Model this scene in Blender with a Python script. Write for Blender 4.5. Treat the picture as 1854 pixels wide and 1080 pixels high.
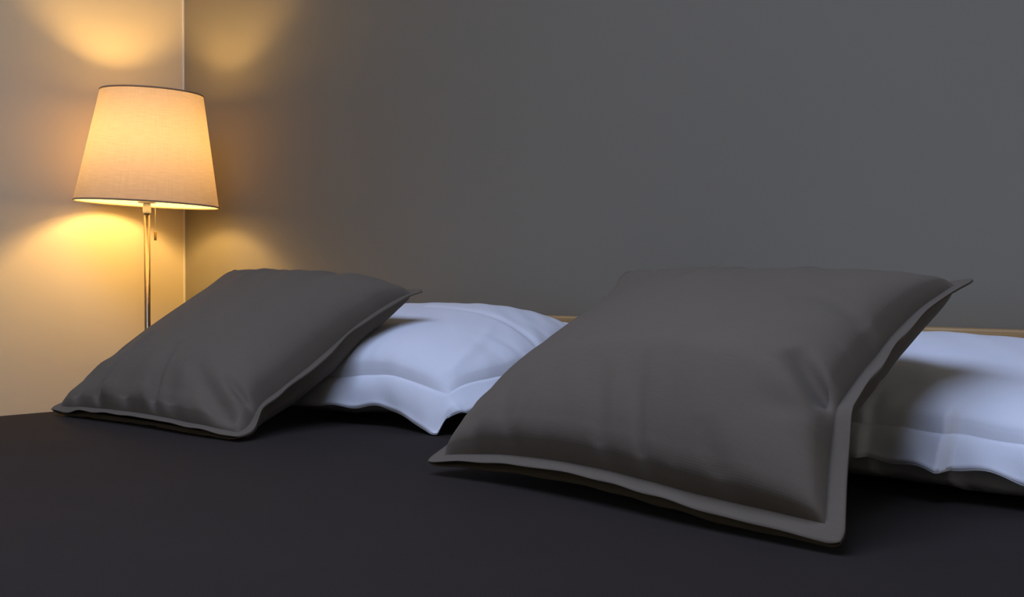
import bpy, math
import numpy as np
from mathutils import Vector, Matrix

# ------------------------------------------------------------------ scene, camera, light
sc = bpy.context.scene
for o in list(bpy.data.objects):
    bpy.data.objects.remove(o)
C = sc.collection

# room frame: x = distance from the left wall, y = minus distance from the head wall, z up
CAM = Vector((3.02, -1.97, 0.80))
FWD = Vector((-0.686, 0.728, 0.0)).normalized()
PITCH = math.radians(-1.17)
FPX = 2450.0
cd = bpy.data.cameras.new('camera')
cd.sensor_width = 36.0
cd.lens = FPX / 1854.0 * 36.0
cd.clip_start = 0.02
cam = bpy.data.objects.new('camera', cd)
C.objects.link(cam)
cam.location = CAM
look = (FWD * math.cos(PITCH) + Vector((0, 0, 1)) * math.sin(PITCH)).normalized()
cam.rotation_euler = look.to_track_quat('-Z', 'Y').to_euler()
sc.camera = cam

w = bpy.data.worlds.new('sky')
sc.world = w
w.use_nodes = True
bg = w.node_tree.nodes['Background']
bg.inputs[0].default_value = (0.56, 0.72, 1.0, 1)
bg.inputs[1].default_value = 1.0

# invented daylight source: area light over a roof window added for its shadows
RX, RZ, T = 4.3, 2.55, 0.12
WALL_F = -3.70
WIN = (1.00, 3.20, -2.65, -1.15)          # x0, x1, y0, y1 of the added opening
ld = bpy.data.lights.new('added_roof_daylight', 'AREA')
ld.shape = 'RECTANGLE'
ld.size = WIN[1] - WIN[0]
ld.size_y = WIN[3] - WIN[2]
ld.energy = 58.5
ld.color = (0.50, 0.62, 1.0)
lo = bpy.data.objects.new('added_roof_daylight', ld)
C.objects.link(lo)
lo.location = ((WIN[0] + WIN[1]) / 2, (WIN[2] + WIN[3]) / 2, RZ + 0.16)

vs = sc.view_settings
sc.display_settings.display_device = 'sRGB'
vs.view_transform = 'Standard'
vs.look = 'None'
vs.exposure = 0.0
vs.gamma = 1.0
vs.use_curve_mapping = False
try:
    sc.cycles.use_denoising = True
    sc.cycles.max_bounces = 10
    sc.cycles.diffuse_bounces = 6
    sc.cycles.sample_clamp_indirect = 4.0
    sc.cycles.caustics_reflective = False
    sc.cycles.caustics_refractive = False
except Exception:
    pass

BULB_W = 245.0
BED_Z = 0.55

# ------------------------------------------------------------------ helpers
def empty(name, loc=(0, 0, 0)):
    o = bpy.data.objects.new(name, None)
    o.empty_display_size = 0.1
    C.objects.link(o)
    o.location = loc
    return o

def tag(o, label=None, cat=None, group=None, kind=None):
    if label: o['label'] = label
    if cat: o['category'] = cat
    if group: o['group'] = group
    if kind: o['kind'] = kind
    return o

def mesh_obj(name, verts, faces, mat, parent=None, smooth=True):
    me = bpy.data.meshes.new(name)
    me.from_pydata([tuple(map(float, v)) for v in verts], [], [tuple(map(int, f)) for f in faces])
    me.validate()
    if smooth:
        me.polygons.foreach_set('use_smooth', [True] * len(me.polygons))
    me.materials.append(mat)
    me.update()
    o = bpy.data.objects.new(name, me)
    C.objects.link(o)
    if parent is not None:
        o.parent = parent
        o.matrix_parent_inverse = Matrix.Translation(-Vector(parent.location))
    return o

def bevel(o, width, seg=2):
    m = o.modifiers.new('bevel', 'BEVEL')
    m.width = width
    m.segments = seg
    m.limit_method = 'ANGLE'
    return o

def box(name, a, b, mat, parent=None, bev=0.0):
    (x0, y0, z0), (x1, y1, z1) = a, b
    v = [(x0, y0, z0), (x1, y0, z0), (x1, y1, z0), (x0, y1, z0),
         (x0, y0, z1), (x1, y0, z1), (x1, y1, z1), (x0, y1, z1)]
    f = [(0, 3, 2, 1), (4, 5, 6, 7), (0, 1, 5, 4), (1, 2, 6, 5), (2, 3, 7, 6), (3, 0, 4, 7)]
    o = mesh_obj(name, v, f, mat, parent, smooth=False)
    if bev: bevel(o, bev)
    return o

def lathe(prof, n=48, cap=True):
    """prof: list of (r, z). Closed solid of revolution about z."""
    v, f = [], []
    for r, z in prof:
        for k in range(n):
            a = 2 * math.pi * k / n
            v.append((r * math.cos(a), r * math.sin(a), z))
    for i in range(len(prof) - 1):
        for k in range(n):
            k2 = (k + 1) % n
            f.append((i * n + k, i * n + k2, (i + 1) * n + k2, (i + 1) * n + k))
    if cap:
        f.append(tuple(range(n - 1, -1, -1)))
        f.append(tuple((len(prof) - 1) * n + k for k in range(n)))
    return v, f

def lathe_obj(name, prof, mat, parent, loc, n=48, cap=True, rot=None):
    v, f = lathe(prof, n, cap)
    M = Matrix.Translation(loc) @ (rot.to_4x4() if rot is not None else Matrix.Identity(4))
    v = [M @ Vector(p) for p in v]
    return mesh_obj(name, v, f, mat, parent)

# ------------------------------------------------------------------ materials
def new_mat(name):
    m = bpy.data.materials.new(name)
    m.use_nodes = True
    nt = m.node_tree
    return m, nt, nt.nodes['Principled BSDF']

def nd(nt, t, **kw):
    n = nt.nodes.new(t)
    for k, v in kw.items():
        setattr(n, k, v)
    return n

def tint(nt, bsdf, col, amount=0.06, scale=4.0, coord='Object'):
    """base colour with a faint large-scale variation of the dye or paint"""
    tc = nd(nt, 'ShaderNodeTexCoord')
    no = nd(nt, 'ShaderNodeTexNoise')
    no.inputs['Scale'].default_value = scale
    no.inputs['Detail'].default_value = 4
    nt.links.new(tc.outputs[coord], no.inputs['Vector'])
    r = nd(nt, 'ShaderNodeValToRGB')
    r.color_ramp.elements[0].position = 0.3
    r.color_ramp.elements[1].position = 0.7
    r.color_ramp.elements[0].color = (*[c * (1 - amount) for c in col], 1)
    r.color_ramp.elements[1].color = (*[min(1, c * (1 + amount)) for c in col], 1)
    nt.links.new(no.outputs['Fac'], r.inputs['Fac'])
    nt.links.new(r.outputs['Color'], bsdf.inputs['Base Color'])
    return tc, r

def paint(name, col, rough=0.85, bump=0.02, scale=220):
    m, nt, b = new_mat(name)
    tc, _ = tint(nt, b, col, 0.02, 1.5)
    b.inputs['Roughness'].default_value = rough
    b.inputs['Specular IOR Level'].default_value = 0.25
    no = nd(nt, 'ShaderNodeTexNoise')
    no.inputs['Scale'].default_value = scale
    no.inputs['Detail'].default_value = 3
    nt.links.new(tc.outputs['Object'], no.inputs['Vector'])
    bp = nd(nt, 'ShaderNodeBump')
    bp.inputs['Strength'].default_value = bump
    bp.inputs['Distance'].default_value = 0.002
    nt.links.new(no.outputs['Fac'], bp.inputs['Height'])
    nt.links.new(bp.outputs['Normal'], b.inputs['Normal'])
    return m

def fabric(name, col, sheen=0.15, weave=900.0, wstr=0.12, slub=0.05, rough=0.9, soft=0.0):
    """woven cloth: crossed thread waves in UV space and slightly uneven dye"""
    m, nt, b = new_mat(name)
    b.inputs['Roughness'].default_value = rough
    b.inputs['Specular IOR Level'].default_value = 0.15
    b.inputs['Sheen Weight'].default_value = sheen
    b.inputs['Sheen Roughness'].default_value = 0.5
    tc, ramp = tint(nt, b, col, slub, 9.0)
    uv = nd(nt, 'ShaderNodeUVMap')
    waves = []
    for ax in ('X', 'Y'):
        wv = nd(nt, 'ShaderNodeTexWave', wave_type='BANDS', bands_direction=ax)
        wv.inputs['Scale'].default_value = weave / 6.0
        wv.inputs['Distortion'].default_value = 1.2
        wv.inputs['Detail'].default_value = 2
        wv.inputs['Detail Scale'].default_value = 1.5
        nt.links.new(uv.outputs['UV'], wv.inputs['Vector'])
        waves.append(wv)
    mx = nd(nt, 'ShaderNodeMath', operation='ADD')
    nt.links.new(waves[0].outputs['Fac'], mx.inputs[0])
    nt.links.new(waves[1].outputs['Fac'], mx.inputs[1])
    # slubs: threads stretched along one direction, a slight change of dye
    mp = nd(nt, 'ShaderNodeMapping')
    mp.inputs['Scale'].default_value = (40, 700, 1)
    nt.links.new(uv.outputs['UV'], mp.inputs['Vector'])
    n2 = nd(nt, 'ShaderNodeTexNoise')
    n2.inputs['Scale'].default_value = 1.0
    n2.inputs['Detail'].default_value = 3
    nt.links.new(mp.outputs['Vector'], n2.inputs['Vector'])
    ma = nd(nt, 'ShaderNodeMapRange')
    ma.inputs['From Min'].default_value = 0.3
    ma.inputs['From Max'].default_value = 0.7
    ma.inputs['To Min'].default_value = 1 - slub * 1.6
    ma.inputs['To Max'].default_value = 1 + slub * 1.6
    nt.links.new(n2.outputs['Fac'], ma.inputs['Value'])
    mul = nd(nt, 'ShaderNodeVectorMath', operation='MULTIPLY')
    nt.links.new(ramp.outputs['Color'], mul.inputs[0])
    nt.links.new(ma.outputs['Result'], mul.inputs[1])
    nt.links.new(mul.outputs['Vector'], b.inputs['Base Color'])
    bp = nd(nt, 'ShaderNodeBump')
    bp.inputs['Strength'].default_value = wstr
    bp.inputs['Distance'].default_value = 0.0006
    nt.links.new(mx.outputs[0], bp.inputs['Height'])
    nt.links.new(bp.outputs['Normal'], b.inputs['Normal'])
    return m

M_GREY = paint('taupe_grey_wall_paint', (0.230, 0.209, 0.160))
M_CREAM = paint('cream_wall_paint', (0.77, 0.67, 0.46))
M_CEIL = paint('white_ceiling_paint', (0.80, 0.80, 0.78))
M_TRIM = paint('white_trim_paint', (0.86, 0.84, 0.78), rough=0.5)
M_CUSH = fabric('charcoal_linen', (0.136, 0.109, 0.078), sheen=0.05, wstr=0.06, slub=0.02)
M_WHITE = fabric('white_cotton', (0.80, 0.80, 0.82), sheen=0.05, slub=0.006, wstr=0.05)
M_BED = fabric('black_bedspread_cotton', (0.0205, 0.0145, 0.0115), sheen=0.03, slub=0.05, weave=700)
M_MATT = fabric('mattress_ticking', (0.62, 0.60, 0.56))

def wood_mat(name, c0, c1, scale=(1.2, 14, 14), rough=0.5):
    m, nt, b = new_mat(name)
    tc = nd(nt, 'ShaderNodeTexCoord')
    mp = nd(nt, 'ShaderNodeMapping')
    mp.inputs['Scale'].default_value = scale
    nt.links.new(tc.outputs['Object'], mp.inputs['Vector'])
    no = nd(nt, 'ShaderNodeTexNoise')
    no.inputs['Scale'].default_value = 3.0
    no.inputs['Detail'].default_value = 8
    no.inputs['Distortion'].default_value = 0.8
    nt.links.new(mp.outputs['Vector'], no.inputs['Vector'])
    r = nd(nt, 'ShaderNodeValToRGB')
    r.color_ramp.elements[0].position = 0.32
    r.color_ramp.elements[1].position = 0.68
    r.color_ramp.elements[0].color = (*c0, 1)
    r.color_ramp.elements[1].color = (*c1, 1)
    nt.links.new(no.outputs['Fac'], r.inputs['Fac'])
    nt.links.new(r.outputs['Color'], b.inputs['Base Color'])
    b.inputs['Roughness'].default_value = rough
    bp = nd(nt, 'ShaderNodeBump')
    bp.inputs['Strength'].default_value = 0.15
    bp.inputs['Distance'].default_value = 0.001
    nt.links.new(no.outputs['Fac'], bp.inputs['Height'])
    nt.links.new(bp.outputs['Normal'], b.inputs['Normal'])
    return m

M_OAK = wood_mat('oak', (0.36, 0.205, 0.075), (0.52, 0.33, 0.14))
M_FLOOR = wood_mat('oak_floorboards', (0.20, 0.12, 0.06), (0.30, 0.19, 0.10), rough=0.4)

def metal(name, col, rough=0.3):
    m, nt, b = new_mat(name)
    b.inputs['Metallic'].default_value = 1.0
    b.inputs['Roughness'].default_value = rough
    b.inputs['Base Color'].default_value = (*col, 1)
    return m

M_STEEL = metal('brushed_nickel', (0.20, 0.155, 0.10), 0.30)
M_PLAST = paint('white_plastic', (0.78, 0.74, 0.66), rough=0.4)
M_TAB = paint('brass_brown_pull', (0.36, 0.22, 0.08), rough=0.4)

def shade_mat():
    m = bpy.data.materials.new('cream_lampshade_fabric')
    m.use_nodes = True
    nt = m.node_tree
    nt.nodes.clear()
    out = nd(nt, 'ShaderNodeOutputMaterial')
    uv = nd(nt, 'ShaderNodeUVMap')
    nf = []
    for sx, sy in ((30, 420), (900, 14)):
        mp = nd(nt, 'ShaderNodeMapping')
        mp.inputs['Scale'].default_value = (sx, sy, 1)
        nt.links.new(uv.outputs['UV'], mp.inputs['Vector'])
        no = nd(nt, 'ShaderNodeTexNoise')
        no.inputs['Scale'].default_value = 1.0
        no.inputs['Detail'].default_value = 2
        nt.links.new(mp.outputs['Vector'], no.inputs['Vector'])
        nf.append(no)
    ad = nd(nt, 'ShaderNodeMath', operation='ADD')
    nt.links.new(nf[0].outputs['Fac'], ad.inputs[0])
    nt.links.new(nf[1].outputs['Fac'], ad.inputs[1])
    def ramp(c0, c1):
        mr = nd(nt, 'ShaderNodeMapRange')
        mr.inputs['From Min'].default_value = 0.7
        mr.inputs['From Max'].default_value = 1.3
        nt.links.new(ad.outputs[0], mr.inputs['Value'])
        r = nd(nt, 'ShaderNodeValToRGB')
        r.color_ramp.elements[0].color = (*c0, 1)
        r.color_ramp.elements[1].color = (*c1, 1)
        nt.links.new(mr.outputs['Result'], r.inputs['Fac'])
        return r
    d = nd(nt, 'ShaderNodeBsdfDiffuse')
    t = nd(nt, 'ShaderNodeBsdfTranslucent')
    # woven linen outside, white lining inside
    ge = nd(nt, 'ShaderNodeNewGeometry')
    side = nd(nt, 'ShaderNodeMix', data_type='RGBA')
    nt.links.new(ge.outputs['Backfacing'], side.inputs['Factor'])
    nt.links.new(ramp((0.40, 0.34, 0.27), (0.48, 0.41, 0.33)).outputs['Color'], side.inputs[6])
    side.inputs[7].default_value = (0.80, 0.76, 0.66, 1)
    nt.links.new(side.outputs[2], d.inputs['Color'])
    nt.links.new(ramp((0.58, 0.46, 0.34), (0.66, 0.53, 0.40)).outputs['Color'], t.inputs['Color'])
    mx = nd(nt, 'ShaderNodeMixShader')
    mx.inputs[0].default_value = 0.13
    nt.links.new(d.outputs[0], mx.inputs[1])
    nt.links.new(t.outputs[0], mx.inputs[2])
    nt.links.new(mx.outputs[0], out.inputs[0])
    return m
M_SHADE = shade_mat()
M_RIM = fabric('shade_trim_tape', (0.36, 0.25, 0.15))

def bulb_mat(area):
    m = bpy.data.materials.new('lit_frosted_bulb')
    m.use_nodes = True
    nt = m.node_tree
    nt.nodes.clear()
    out = nd(nt, 'ShaderNodeOutputMaterial')
    e = nd(nt, 'ShaderNodeEmission')
    e.inputs['Color'].default_value = (1.0, 0.60, 0.20, 1)
    e.inputs['Strength'].default_value = BULB_W
    nt.links.new(e.outputs[0], out.inputs[0])
    return m
M_BULB = bulb_mat(0)

def glass_mat():
    m, nt, b = new_mat('window_glass')
    b.inputs['Transmission Weight'].default_value = 1.0
    b.inputs['Roughness'].default_value = 0.0
    b.inputs['IOR'].default_value = 1.05
    return m
M_GLASS = glass_mat()

# ------------------------------------------------------------------ the room
def struct(o):
    o['kind'] = 'structure'
    return o
struct(box('floor', (-T, WALL_F - T, -0.1), (RX + T, T, 0), M_FLOOR))
struct(box('wall_back', (-T, 0, 0), (RX + T, T, RZ), M_GREY))
struct(box('wall_left', (-T, WALL_F - T, 0), (0, 0, RZ), M_CREAM))
struct(box('wall_right', (RX, WALL_F - T, 0), (RX + T, 0, RZ), M_CREAM))
struct(box('wall_front', (0, WALL_F - T, 0), (RX, WALL_F, RZ), M_CREAM))
def ceiling_added_window():
    x0, x1, y0, y1 = WIN
    v, f = [], []
    def slab(a, b):
        n = len(v)
        for p in [(a[0], a[1], a[2]), (b[0], a[1], a[2]), (b[0], b[1], a[2]), (a[0], b[1], a[2]),
                  (a[0], a[1], b[2]), (b[0], a[1], b[2]), (b[0], b[1], b[2]), (a[0], b[1], b[2])]:
            v.append(p)
        f.extend([tuple(n + i for i in q) for q in
                  [(0, 3, 2, 1), (4, 5, 6, 7), (0, 1, 5, 4), (1, 2, 6, 5), (2, 3, 7, 6), (3, 0, 4, 7)]])
    za, zb, ya, yb = RZ, RZ + T, WALL_F - T, T
    slab((-T, ya, za), (x0, yb, zb)); slab((x1, ya, za), (RX + T, yb, zb))
    slab((x0, ya, za), (x1, y0, zb)); slab((x0, y1, za), (x1, yb, zb))
    struct(mesh_obj('ceiling', v, f, M_CEIL, smooth=False))
    wn = struct(empty('added_skylight_1', ((x0 + x1) / 2, (y0 + y1) / 2, RZ)))  # unseen roof window and frame, added around the daylight source
    z0, z1, fw = RZ + 0.03, RZ + 0.09, 0.05
    box('frame_rail', (x0, y0, z0), (x1, y0 + fw, z1), M_TRIM, wn)
    box('frame_rail', (x0, y1 - fw, z0), (x1, y1, z1), M_TRIM, wn)
    box('frame_stile', (x0, y0 + fw, z0), (x0 + fw, y1 - fw, z1), M_TRIM, wn)
    box('frame_stile', (x1 - fw, y0 + fw, z0), (x1, y1 - fw, z1), M_TRIM, wn)
ceiling_added_window()
# baseboards and the thin pale filler bead in the corner
struct(box('baseboard_left', (0, WALL_F, 0), (0.015, 0, 0.08), M_TRIM))
struct(box('baseboard_back', (0.015, -0.015, 0), (RX, 0, 0.08), M_TRIM))
struct(box('trim_1', (0.0, -0.004, 0.08), (0.0022, 0.0, RZ), M_TRIM))

# ------------------------------------------------------------------ bed, mattress, bedspread
BX0, BX1, BY0, BY1 = 0.735, 2.70, -2.06, -0.045
bed = tag(empty('bed', ((BX0 + BX1) / 2, -1.0, 0)),
          'low bed with a pale oak headboard panel against the grey wall', 'bed')
bevel(box('headboard', (BX0 - 0.02, -0.040, 0.12), (BX1 + 0.02, -0.002, 0.714), M_OAK, bed), 0.003)
for x0, x1 in ((BX0 + 0.02, BX0 + 0.04), (BX1 - 0.04, BX1 - 0.02)):
    box('side_rail', (x0, BY0 + 0.03, 0.16), (x1, -0.041, 0.30), M_OAK, bed, 0.003)
box('foot_rail', (BX0 + 0.01, BY0, 0.16), (BX1 - 0.01, BY0 + 0.03, 0.30), M_OAK, bed, 0.003)
for x in (BX0 + 0.045, BX1 - 0.105):
    for y in (BY0 + 0.04, -0.12):
        box('leg', (x, y, 0.0), (x + 0.06, y + 0.06, 0.26), M_OAK, bed, 0.003)
box('slat_base', (BX0 + 0.041, BY0 + 0.031, 0.26), (BX1 - 0.041, -0.042, 0.285), M_OAK, bed)
matt = box('mattress', (BX0 + 0.045, BY0 + 0.05, 0.287), (BX1 - 0.045, BY1 - 0.012, BED_Z - 0.014), M_MATT, bed, 0.02)

def set_uv(o, uvs):
    me = o.data
    lay = me.uv_layers.new(name='UVMap')
    idx = np.zeros(len(me.loops), dtype=np.int32)
    me.loops.foreach_get('vertex_index', idx)
    lay.data.foreach_set('uv', np.asarray(uvs, dtype=np.float32)[idx].ravel())

def bedspread():
    # profile across the bed: hangs down both sides with a soft rounded edge
    r, drop, ny = 0.035, 0.235, 110
    cross = []
    for z in np.linspace(BED_Z - drop, BED_Z - r, 8)[:-1]:
        cross.append((BX0, z))
    for a in np.linspace(math.pi, math.pi / 2, 9):
        cross.append((BX0 + r + r * math.cos(a), BED_Z - r + r * math.sin(a)))
    for x in np.linspace(BX0 + r, BX1 - r, 110)[1:-1]:
        cross.append((x, BED_Z))
    for a in np.linspace(math.pi / 2, 0, 9):
        cross.append((BX1 - r + r * math.cos(a), BED_Z - r + r * math.sin(a)))
    for z in np.linspace(BED_Z - r, BED_Z - drop, 8)[1:]:
        cross.append((BX1, z))
    cross = np.array(cross)
    ln = np.r_[0, np.cumsum(np.hypot(*np.diff(cross, axis=0).T))]
    ys = np.linspace(BY1 - 0.003, BY0 + 0.02, ny)
    V, UV = [], []
    for y in ys:
        for (x, z), l in zip(cross, ln):
            top = z > BED_Z - r
            dz = 0.0012 * math.sin(5.1 * x + 2.0 * y + 0.5) * math.sin(6.3 * y - 1.5 * x) - 0.0012 if top else 0
            side = 0 if top else 0.006 * math.sin(14 * y + 1.3) * (BED_Z - r - z) / drop
            sg = -1 if x < 1.7 else 1
            V.append((x + sg * side, y, z + dz)); UV.append((l, y))
    n = len(cross)
    F = [(i * n + j, (i + 1) * n + j, (i + 1) * n + j + 1, i * n + j + 1) for i in range(ny - 1) for j in range(n - 1)]
    o = mesh_obj('bedspread', V, F, M_BED)
    set_uv(o, UV)
    m = o.modifiers.new('solid', 'SOLIDIFY')
    m.thickness = 0.008
    m.offset = -1
    return tag(o, 'smooth near-black bedspread covering the whole bed', 'bedspread')
bedspread()

# ------------------------------------------------------------------ pillows and cushions
def spline(pts, n):
    """smooth curve through 3D points, n samples (centripetal-ish Catmull-Rom)"""
    P = np.array(pts, float)
    d = np.r_[0, np.cumsum(np.linalg.norm(np.diff(P, axis=0), axis=1) ** 0.75)]
    d /= d[-1]
    m = np.zeros_like(P)
    for i in range(len(P)):
        a, b = max(i - 1, 0), min(i + 1, len(P) - 1)
        m[i] = (P[b] - P[a]) / (d[b] - d[a])
    u = np.linspace(0, 1, n * 4)
    k = np.clip(np.searchsorted(d, u, 'right') - 1, 0, len(P) - 2)
    h = (d[k + 1] - d[k])[:, None]
    t = ((u - d[k]) / (d[k + 1] - d[k]))[:, None]
    Q = ((2 * t**3 - 3 * t**2 + 1) * P[k] + (t**3 - 2 * t**2 + t) * h * m[k]
         + (-2 * t**3 + 3 * t**2) * P[k + 1] + (t**3 - t**2) * h * m[k + 1])
    L = np.r_[0, np.cumsum(np.linalg.norm(np.diff(Q, axis=0), axis=1))]
    s = np.linspace(0, L[-1], n)
    return np.stack([np.interp(s, L, Q[:, c]) for c in range(3)], 1)

def blur(A, it):
    for _ in range(it):
        B = np.pad(A, ((1, 1), (1, 1), (0, 0)), mode='edge')
        A = (B[:-2, 1:-1] + B[2:, 1:-1] + B[1:-1, :-2] + B[1:-1, 2:] + 2 * A) / 6
    return A

def sstep(a, b, x):
    q = np.clip((x - a) / (b - a), 0, 1)
    return q * q * (3 - 2 * q)

def gauss(x, s):
    return np.exp(-(x / s) ** 2)

def seg_wrinkle(S, Tt, w_, h_, p0, p1, width, amp, taper=True, sharp=1.0):
    """ridge (amp>0) or crease (amp<0) along a segment in the cloth's own metres"""
    X, Y = S * w_, Tt * h_
    a = np.array([p0[0] * w_, p0[1] * h_]); b = np.array([p1[0] * w_, p1[1] * h_])
    d = b - a
    L = np.linalg.norm(d)
    d /= L
    al = ((X - a[0]) * d[0] + (Y - a[1]) * d[1]) / L
    ac = -(X - a[0]) * d[1] + (Y - a[1]) * d[0]
    ex = np.where(al < 0, gauss(al * L, width), np.where(al > 1, gauss((al - 1) * L, width), 1))
    tp = np.clip(1 - al, 0, 1) ** 0.8 if taper else 1.0
    return amp * gauss(np.abs(ac) ** sharp, width ** sharp) * ex * tp

def pillow(name, mats, parent, edges, fl, front, back, power=0.5, wr=(), normal=None, floor=None,
           ns=150, nt_=120, seed=1, ruffle=0.0015, lip=None, gap=0.0012, coarse=0.004, edge_wr=0.0035, droop=None, rest=None, warp=None, rnd=0.8, pbot=None, bsq=1.0, pull=0.0):
    """edges: bottom, top, left, right curves of the outer hem. Body panels inflate inside the
    flat border; border layers are thin sheets of their own."""
    eb, et, el, er = edges
    c0, c1 = spline(eb, ns), spline(et, ns)
    d0, d1 = spline(el, nt_), spline(er, nt_)
    s = np.linspace(0, 1, ns)[None, :, None]
    t = np.linspace(0, 1, nt_)[:, None, None]
    P = ((1 - t) * c0[None] + t * c1[None] + (1 - s) * d0[:, None] + s * d1[:, None]
         - ((1 - s) * (1 - t) * c0[0] + s * (1 - t) * c0[-1] + (1 - s) * t * c1[0] + s * t * c1[-1]))
    W = np.linalg.norm(np.diff(c0, axis=0), axis=1).sum()
    H = np.linalg.norm(np.diff(d1, axis=0), axis=1).sum()
    S, Tt = np.broadcast_to(s[..., 0], P.shape[:2]), np.broadcast_to(t[..., 0], P.shape[:2])
    fs, ft = fl / W, fl / H
    si, ti = int(round(fs * (ns - 1))), int(round(ft * (nt_ - 1)))
    fs, ft = si / (ns - 1), ti / (nt_ - 1)
    u = np.clip((S - fs) / (1 - 2 * fs), 0, 1)
    v = np.clip((Tt - ft) / (1 - 2 * ft), 0, 1)
    if warp is not None:
        P = P + warp(S, Tt)
    # rounded corners of the border
    ca_ = np.clip(np.maximum(1 - S / fs, 1 - (1 - S) / fs), 0, 1)
    cb_ = np.clip(np.maximum(1 - Tt / ft, 1 - (1 - Tt) / ft), 0, 1)
    hy = np.hypot(ca_, cb_)
    rf_ = np.where(hy > 0, np.hypot(ca_ * np.sqrt(1 - cb_**2 / 2), cb_ * np.sqrt(1 - ca_**2 / 2)) / np.maximum(hy, 1e-6), 1)
    rf_ = 1 + rnd * (rf_ - 1)
    ic = np.clip(np.arange(nt_), ti, nt_ - 1 - ti)
    jc = np.clip(np.arange(ns), si, ns - 1 - si)
    P = P[ic][:, jc] + (P - P[ic][:, jc]) * rf_[..., None]
    # the border hangs down from the seam
    if droop is not None:
        ic = np.clip(np.arange(nt_), ti, nt_ - 1 - ti)
        jc = np.clip(np.arange(ns), si, ns - 1 - si)
        PS = P[ic][:, jc]
        off = P - PS
        ln = np.linalg.norm(off, axis=2)
        th = droop(S, Tt)
        P = PS + off * np.cos(th)[..., None]
        P[..., 2] -= ln * np.sin(th)
    # mid-surface normal
    Pb = blur(P, 60)
    ds = np.gradient(Pb, axis=1); dt = np.gradient(Pb, axis=0)
    N = np.cross(ds, dt)
    N /= np.linalg.norm(N, axis=2, keepdims=True)
    N = blur(N, 200)
    if normal is not None:
        N = 0.4 * N + 0.6 * np.array(normal)
    N /= np.linalg.norm(N, axis=2, keepdims=True)
    pv = power if pbot is None else pbot + (power - pbot) * np.clip(v / 0.5, 0, 1)
    prof = np.clip(4 * u * (1 - u), 0, 1) ** power * np.clip(4 * v * (1 - v), 0, 1) ** pv
    inside = (u > 0) & (u < 1) & (v > 0) & (v < 1)
    prof = np.where(inside, prof, 0)
    rs = np.random.RandomState(seed)
    # puckers that run inward from the seams
    dist = np.minimum(np.minimum(u * W, (1 - u) * W), np.minimum(v * H, (1 - v) * H))
    pk = np.zeros_like(prof)
    for side in range(4):
        co, dd = ((u, v * H), (u, (1 - v) * H), (v, u * W), (v, (1 - u) * W))[side]
        LL = W if side < 2 else H
        for _ in range(int(LL / 0.05)):
            p, sl = rs.uniform(0.04, 0.96), rs.uniform(-0.35, 0.35)
            wd, ln = rs.uniform(0.006, 0.016), rs.uniform(0.03, 0.11)
            am = rs.uniform(0.3, 1.0) * edge_wr * rs.choice((-1, -1, 1))
            pk += am * gauss((co - p) * LL - sl * dd, wd + 0.12 * dd) * np.exp(-(dd / ln) ** 1.5)
    # broad unevenness of the filling
    un = np.zeros_like(prof)
    for _ in range(7):
        kx, ky, ph = rs.uniform(-9, 9), rs.uniform(-9, 9), rs.uniform(0, 6.28)
        un += np.sin(kx * S * W * 1.6 + ky * Tt * H * 1.6 + ph)
    un *= coarse / 3.0
    env = sstep(0.0, 0.011, dist)
    wz = np.zeros_like(prof)
    for q in wr:
        wz += seg_wrinkle(u, v, W, H, *q)
    # hem ruffle
    rf = np.zeros_like(prof)
    for k in range(10):
        f, ph = rs.uniform(20, 90), rs.uniform(0, 6.28)
        rf += np.sin(f * (S * W + Tt * H) + ph) / 3.2
    outer = np.clip(1 - np.minimum(np.minimum(S / max(fs, 1e-3), (1 - S) / max(fs, 1e-3)),
                                   np.minimum(Tt / max(ft, 1e-3), (1 - Tt) / max(ft, 1e-3))), 0, 1)
    rf = rf * ruffle * (0.25 + 0.75 * outer)
    fa = front(u, v) if callable(front) else front
    ba = back(u, v) if callable(back) else back
    of = fa * prof + env * (pk + wz + un * np.sqrt(prof)) + rf + gap
    ob = -ba * prof ** bsq - env * 0.5 * (pk + un * np.sqrt(prof)) + rf - gap
    if lip is not None:
        up, dn = lip(S, Tt, outer)
        of = of + up
        ob = ob - dn
    ob = np.minimum(ob, of - 2 * gap * 0.9)
    PF = P + N * of[..., None]
    PB = P + N * ob[..., None]
    if pull:                      # the rear layer of the hem lies further back than the front one
        PB[..., 1] += pull * np.clip(1 - Tt / (ft * 1.2), 0, 1) * np.sin(np.pi * S) ** 0.6
    if rest is not None:          # lies on the things below it instead of cutting into them
        low = rest(PB)
        PB[..., 2] = np.maximum(PB[..., 2], low + 0.006)
        PF[..., 2] = np.maximum(PF[..., 2], PB[..., 2] + 0.002)
    if floor is not None:
        PF[..., 2] = np.maximum(PF[..., 2], floor + 0.004)
        PB[..., 2] = np.maximum(PB[..., 2], floor + 0.001)
    idx = np.arange(nt_ * ns).reshape(nt_, ns)
    UV = np.stack([S * W, Tt * H], -1).reshape(-1, 2)
    quads = np.stack([idx[:-1, :-1], idx[:-1, 1:], idx[1:, 1:], idx[1:, :-1]], -1)
    jj, ii = np.meshgrid(np.arange(ns - 1), np.arange(nt_ - 1))
    body = (jj >= si) & (jj < ns - 1 - si) & (ii >= ti) & (ii < nt_ - 1 - ti)
    def sub(nm, sel, mat, par, solid=None):
        V = np.concatenate([PF.reshape(-1, 3), PB.reshape(-1, 3)])
        qf = quads[sel]
        qb = quads[sel][:, ::-1] + nt_ * ns
        F = np.concatenate([qf, qb])
        used = np.unique(F)
        mp = np.full(len(V), -1); mp[used] = np.arange(len(used))
        o = mesh_obj(nm, V[used], mp[F], mat, par)
        set_uv(o, np.concatenate([UV, UV])[used])
        if solid:
            m = o.modifiers.new('solid', 'SOLIDIFY')
            m.thickness = solid
            m.offset = -1
        return o
    ob_ = sub(mats[2], body, mats[0], parent)
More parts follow.
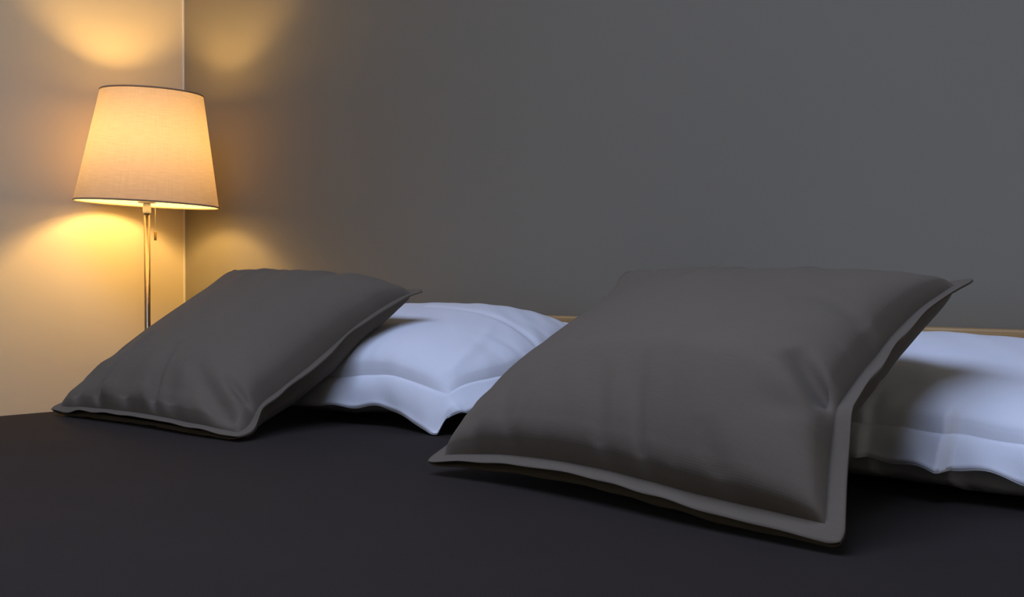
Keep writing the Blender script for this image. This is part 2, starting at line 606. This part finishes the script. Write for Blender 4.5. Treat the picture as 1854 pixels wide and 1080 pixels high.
    fl_ = sub(mats[3], ~body, mats[1], parent, 0.0011)
    return ob_, fl_

Z = BED_Z
# --- white pillows lying against the headboard
pw = tag(empty('bed_pillow', (1.2, -0.32, Z)),
         'white pillow between the two charcoal cushions, front corner folded down', 'pillow', 'white pillows at the headboard')
tops = []
def hang(bot, right, left=0.3, top=0.1):
    def fn(S, Tt):
        a = np.broadcast_to(np.asarray(bot(S)), S.shape) * (1 - sstep(0.0, 0.16, Tt))
        b = right * sstep(0.90, 0.93, S) * (1 - sstep(0.5, 0.9, Tt))
        c = left * (1 - sstep(0.07, 0.1, S))
        return np.maximum(np.maximum(a, b), c)
    return fn
def tuck(S, Tt):
    w_ = np.zeros(S.shape + (3,))
    rmp = np.clip((S - 0.75) / 0.19, 0, 1) ** 1.2 * (1 - sstep(0.94, 0.99, S))
    fall = np.exp(-np.clip(Tt - 0.04, 0, 1) / 0.06)
    w_[..., 2] = -0.022 * rmp * fall + 0.010 * sstep(0.95, 1.0, S) * np.exp(-Tt / 0.12)
    w_[..., 1] = -0.014 * rmp * fall
    return w_
tops += pillow('pl', (M_WHITE, M_WHITE, 'pillow_body', 'hem_border'), pw,
       ([(0.80, -0.578, 0.603), (1.00, -0.580, 0.606), (1.25, -0.580, 0.611), (1.385, -0.574, 0.621), (1.47, -0.572, 0.614), (1.570, -0.567, 0.602)],
        [(0.80, -0.060, 0.690), (1.00, -0.055, 0.700), (1.25, -0.055, 0.705), (1.43, -0.060, 0.700)],
        [(0.80, -0.578, 0.603), (0.80, -0.35, 0.64), (0.80, -0.060, 0.690)],
        [(1.570, -0.567, 0.602), (1.580, -0.50, 0.622), (1.590, -0.44, 0.628), (1.575, -0.33, 0.636), (1.50, -0.18, 0.668), (1.43, -0.060, 0.700)]),
       0.045, 0.080, 0.080, power=0.42, bsq=0.30, normal=(0, -0.12, 1), floor=Z, seed=4, ruffle=0.0022, edge_wr=0.0022, coarse=0.003, rnd=1.0, warp=tuck,
       droop=hang(lambda S: 1.15 + 0.12 * np.sin(17 * S + 1.0), 0.75),
       wr=[((0.97, 0.05), (0.86, 0.45), 0.010, 0.005), ((0.55, 0.62), (0.98, 0.50), 0.012, -0.004, False)])
pw2 = tag(empty('bed_pillow', (2.17, -0.32, Z)),
          'white pillow at the right edge, partly behind the large charcoal cushion', 'pillow', 'white pillows at the headboard')
def pleat(S, Tt):
    w_ = np.zeros(S.shape + (3,))
    fall = np.exp(-(Tt / 0.13) ** 2)
    for c, a in ((0.715, 0.020), (0.60, 0.008), (0.86, 0.014)):
        w_[..., 1] -= a * np.clip((S - c + 0.10) / 0.10, 0, 1) ** 2 * (1 - sstep(c, c + 0.012, S)) * fall
    return w_
tops += pillow('pr', (M_WHITE, M_WHITE, 'pillow_body', 'hem_border'), pw2,
       ([(1.72, -0.615, 0.628), (1.95, -0.618, 0.628), (2.26, -0.618, 0.626), (2.45, -0.618, 0.616), (2.62, -0.615, 0.606)],
        [(1.72, -0.060, 0.690), (2.00, -0.055, 0.683), (2.30, -0.055, 0.674), (2.62, -0.060, 0.668)],
        [(1.72, -0.615, 0.628), (1.735, -0.35, 0.64), (1.72, -0.060, 0.690)],
        [(2.62, -0.615, 0.606), (2.605, -0.35, 0.63), (2.62, -0.060, 0.668)]),
       0.038, 0.066, 0.080, power=0.42, bsq=0.30, normal=(0, -0.12, 1), floor=Z, seed=9, ruffle=0.0025, edge_wr=0.003, coarse=0.002, rnd=0.3, warp=pleat, ns=260,
       droop=hang(lambda S: 1.10 + 0.15 * np.sin(23 * S + 0.4), 0.9))

from mathutils.bvhtree import BVHTree
def rest_on(objs):
    trees = []
    for o in objs:
        me = o.data
        trees.append(BVHTree.FromPolygons([v.co for v in me.vertices], [tuple(p.vertices) for p in me.polygons]))
    def fn(P):
        out = np.full(P.shape[:2], -1.0)
        for i in range(P.shape[0]):
            for j in range(P.shape[1]):
                x, y, z = P[i, j]
                for t in trees:
                    h = t.ray_cast(Vector((x, y, 1.5)), Vector((0, 0, -1)))
                    if h[0] is not None:
                        out[i, j] = max(out[i, j], h[0].z)
        sm = blur(np.maximum(out, 0.0)[..., None], 6)[..., 0]
        return np.where(out > 0, np.maximum(out, sm), out)
    return fn
REST = rest_on(tops)
# --- charcoal cushions with a flat border, leaning on the white pillows
def lip_open(S, Tt, outer):
    bot = np.clip(1 - Tt / 0.09, 0, 1) ** 0.7 * np.sin(np.pi * np.clip(S, 0, 1)) ** 0.6
    return 0.005 * bot, 0.013 * bot
def puff(a, up=0.0, tilt=0.0):
    return lambda u, v: a * (1 + up * (v - 0.5) * 2 + tilt * (u - 0.5) * 2)
ca = tag(empty('cushion', (1.07, -0.6, Z)),
         'smaller charcoal linen cushion on the left, nearest the lamp', 'cushion', 'charcoal cushions leaning on the pillows')
pillow('cl', (M_CUSH, M_CUSH, 'cushion_cover', 'flat_border'), ca,
       ([(0.822, -0.812, 0.556), (0.95, -0.808, 0.560), (1.10, -0.808, 0.562), (1.25, -0.816, 0.560), (1.380, -0.812, 0.556)],
        [(0.797, -0.410, 0.802), (0.90, -0.42, 0.788), (1.10, -0.42, 0.772), (1.28, -0.42, 0.768), (1.365, -0.424, 0.767)],
        [(0.822, -0.812, 0.556), (0.825, -0.64, 0.64), (0.825, -0.50, 0.72), (0.797, -0.410, 0.802)],
        [(1.380, -0.812, 0.556), (1.370, -0.778, 0.567), (1.353, -0.748, 0.588), (1.346, -0.736, 0.594), (1.338, -0.718, 0.602), (1.325, -0.64, 0.640), (1.325, -0.52, 0.715), (1.340, -0.455, 0.752), (1.365, -0.424, 0.767)]),
       0.015, puff(0.089, 0.06, 0.05), 0.075, power=0.34, pbot=0.36, ruffle=0.0026, pull=0.012, seed=2, floor=Z, lip=lip_open, normal=(0, -0.50, 0.86), rest=REST,
       wr=[((0.985, 0.12), (0.90, 0.16), 0.010, -0.016), ((0.10, 0.0), (0.16, 0.36), 0.016, -0.012), ((0.235, 0.0), (0.31, 0.34), 0.013, -0.018),
           ((0.28, 0.0), (0.36, 0.34), 0.014, 0.008), ((0.40, 0.0), (0.43, 0.20), 0.020, -0.013),
           ((0.575, 0.0), (0.56, 0.27), 0.014, -0.017), ((0.68, 0.0), (0.63, 0.16), 0.022, -0.010), ((0.95, 0.02), (0.70, 0.20), 0.020, -0.018)])
cb = tag(empty('cushion', (2.09, -0.65, Z)),
         'larger charcoal linen cushion in front, leaning on the right pillow', 'cushion', 'charcoal cushions leaning on the pillows')
pillow('cr', (M_CUSH, M_CUSH, 'cushion_cover', 'flat_border'), cb,
       ([(1.792, -0.827, 0.560), (1.92, -0.832, 0.572), (2.08, -0.858, 0.574), (2.25, -0.893, 0.566), (2.424, -0.912, 0.556)],
        [(1.800, -0.44, 0.803), (1.92, -0.45, 0.785), (2.12, -0.47, 0.770), (2.28, -0.505, 0.778), (2.37, -0.53, 0.794)],
        [(1.792, -0.827, 0.560), (1.802, -0.66, 0.64), (1.815, -0.52, 0.725), (1.800, -0.44, 0.803)],
        [(2.424, -0.912, 0.556), (2.402, -0.872, 0.612), (2.391, -0.846, 0.655), (2.387, -0.835, 0.669), (2.382, -0.818, 0.676), (2.362, -0.72, 0.713), (2.355, -0.62, 0.757), (2.37, -0.53, 0.794)]),
       0.020, puff(0.098, 0.02, -0.04), 0.075, power=0.34, pbot=0.37, pull=0.014, seed=5, floor=Z, lip=lip_open, normal=(0, -0.55, 0.83), rest=REST,
       wr=[((1.0, 0.27), (0.925, 0.35), 0.015, -0.046), ((0.99, 0.20), (0.88, 0.26), 0.02, 0.006),
           ((0.50, 0.0), (0.50, 0.22), 0.014, -0.006), ((0.62, 0.0), (0.60, 0.25), 0.012, -0.007), ((0.80, 0.02), (0.78, 0.12), 0.02, -0.006)])

# ------------------------------------------------------------------ lamp in the corner
LX, LY = 0.197, -0.232
lamp = tag(empty('floor_lamp', (LX, LY, 0)), 'slim metal standing lamp with a lit cream fabric shade in the corner', 'lamp')
lathe_obj('base', [(0.125, 0.0), (0.130, 0.004), (0.130, 0.016), (0.122, 0.021), (0.02, 0.026)], M_STEEL, lamp, (LX, LY, 0))
lathe_obj('pole', [(0.0072, 0.024), (0.0072, 0.940)], M_STEEL, lamp, (LX, LY, 0), 24)
lathe_obj('socket_collar', [(0.0085, 0.935), (0.0095, 0.938), (0.0095, 0.957), (0.0075, 0.959)], M_PLAST, lamp, (LX, LY, 0), 24)
lathe_obj('socket_plate', [(0.020, 0.960), (0.021, 0.962), (0.021, 0.965), (0.018, 0.967)], M_PLAST, lamp, (LX, LY, 0), 32)
lathe_obj('socket', [(0.014, 0.9675), (0.017, 0.970), (0.017, 1.035), (0.014, 1.040)], M_PLAST, lamp, (LX, LY, 0), 32)
bp_ = []
for k in range(13):
    a = -math.pi / 2 + 0.35 + (math.pi - 0.35) * k / 12
    bp_.append((max(0.0008, 0.027 * math.cos(a)), 1.100 + 0.03 * math.sin(a)))
lathe_obj('bulb', [(0.013, 1.0405), (0.015, 1.060)] + bp_, M_BULB, lamp, (LX, LY, 0), 32)
# the shade sits slightly askew on its fitting
TILT = Matrix.Rotation(-0.009, 3, Vector((0.728, 0.686, 0))) @ Matrix.Rotation(0.05, 3, FWD)
SB, ST, ZB, ZT = 0.1665, 0.1185, 0.958, 1.219
def shade():
    n, m = 128, 24
    piv = Vector((LX - 0.0, LY, ZB))
    V, F, UV = [], [], []
    for i in range(m + 1):
        q = i / m
        r = SB + (ST - SB) * q
        for k in range(n + 1):
            a = 2 * math.pi * k / n
            p = Vector((r * math.cos(a), r * math.sin(a), (ZT - ZB) * q))
            V.append(piv + TILT @ p); UV.append((a / 6.2832, q * 0.26))
    for i in range(m):
        for k in range(n):
            F.append((i * (n + 1) + k, i * (n + 1) + k + 1, (i + 1) * (n + 1) + k + 1, (i + 1) * (n + 1) + k))
    sh = mesh_obj('shade', V, F, M_SHADE, lamp)
    set_uv(sh, UV)
    for q, r in ((0.0, SB), (1.0, ST)):
        v, f = [], []
        rr = 0.0016
        for k in range(128):
            a = 2 * math.pi * k / 128
            for j in range(8):
                b = 2 * math.pi * j / 8
                p = Vector(((r + rr * math.cos(b)) * math.cos(a), (r + rr * math.cos(b)) * math.sin(a), (ZT - ZB) * q + rr * 1.3 * math.sin(b)))
                v.append(piv + TILT @ p)
        for k in range(128):
            for j in range(8):
                f.append((k * 8 + j, ((k + 1) % 128) * 8 + j, ((k + 1) % 128) * 8 + (j + 1) % 8, k * 8 + (j + 1) % 8))
        me = mesh_obj('shade_trim', v, f, M_RIM, lamp)
    # wire spider that carries the shade
    for k in range(3):
        a = 2 * math.pi * k / 3 + 0.5
        d = Vector((math.cos(a), math.sin(a), 0))
        p0 = Vector((LX, LY, 0.9685)) + d * 0.016
        q = 0.10
        p1 = piv + TILT @ (d * (SB + (ST - SB) * q - 0.001) + Vector((0, 0, (ZT - ZB) * q)))
        wire('shade_support', [p0, p1], 0.0012, M_STEEL, lamp)
def wire(name, pts, r, mat, parent, n=8):
    v, f = [], []
    for i, p in enumerate(pts):
        d = (pts[min(i + 1, len(pts) - 1)] - pts[max(i - 1, 0)]).normalized()
        a = d.cross(Vector((0.3, 0.9, 0.2))).normalized()
        b = d.cross(a)
        for k in range(n):
            t = 2 * math.pi * k / n
            v.append(p + a * (r * math.cos(t)) + b * (r * math.sin(t)))
    for i in range(len(pts) - 1):
        for k in range(n):
            f.append((i * n + k, i * n + (k + 1) % n, (i + 1) * n + (k + 1) % n, (i + 1) * n + k))
    f.append(tuple(range(n - 1, -1, -1))); f.append(tuple((len(pts) - 1) * n + k for k in range(n)))
    return mesh_obj(name, v, f, mat, parent)
shade()
RIGHT = Vector((0.728, 0.686, 0))
cp = Vector((LX, LY, 0)) + RIGHT * 0.0195
top = Vector((LX, LY, 0.9612)) + RIGHT * 0.0195
cord = wire('pull_cord', [top, cp + Vector((0, 0, 0.893))], 0.0006, M_PLAST, lamp)
v, f = lathe([(0.0022, 0), (0.0032, 0.001), (0.0032, 0.020), (0.002, 0.0215)], 16)
mesh_obj('pull_tab', [Vector(p) + cp + Vector((0, 0, 0.872)) for p in v], f, M_TAB, cord)
cord.children[0].matrix_parent_inverse = Matrix.Identity(4)
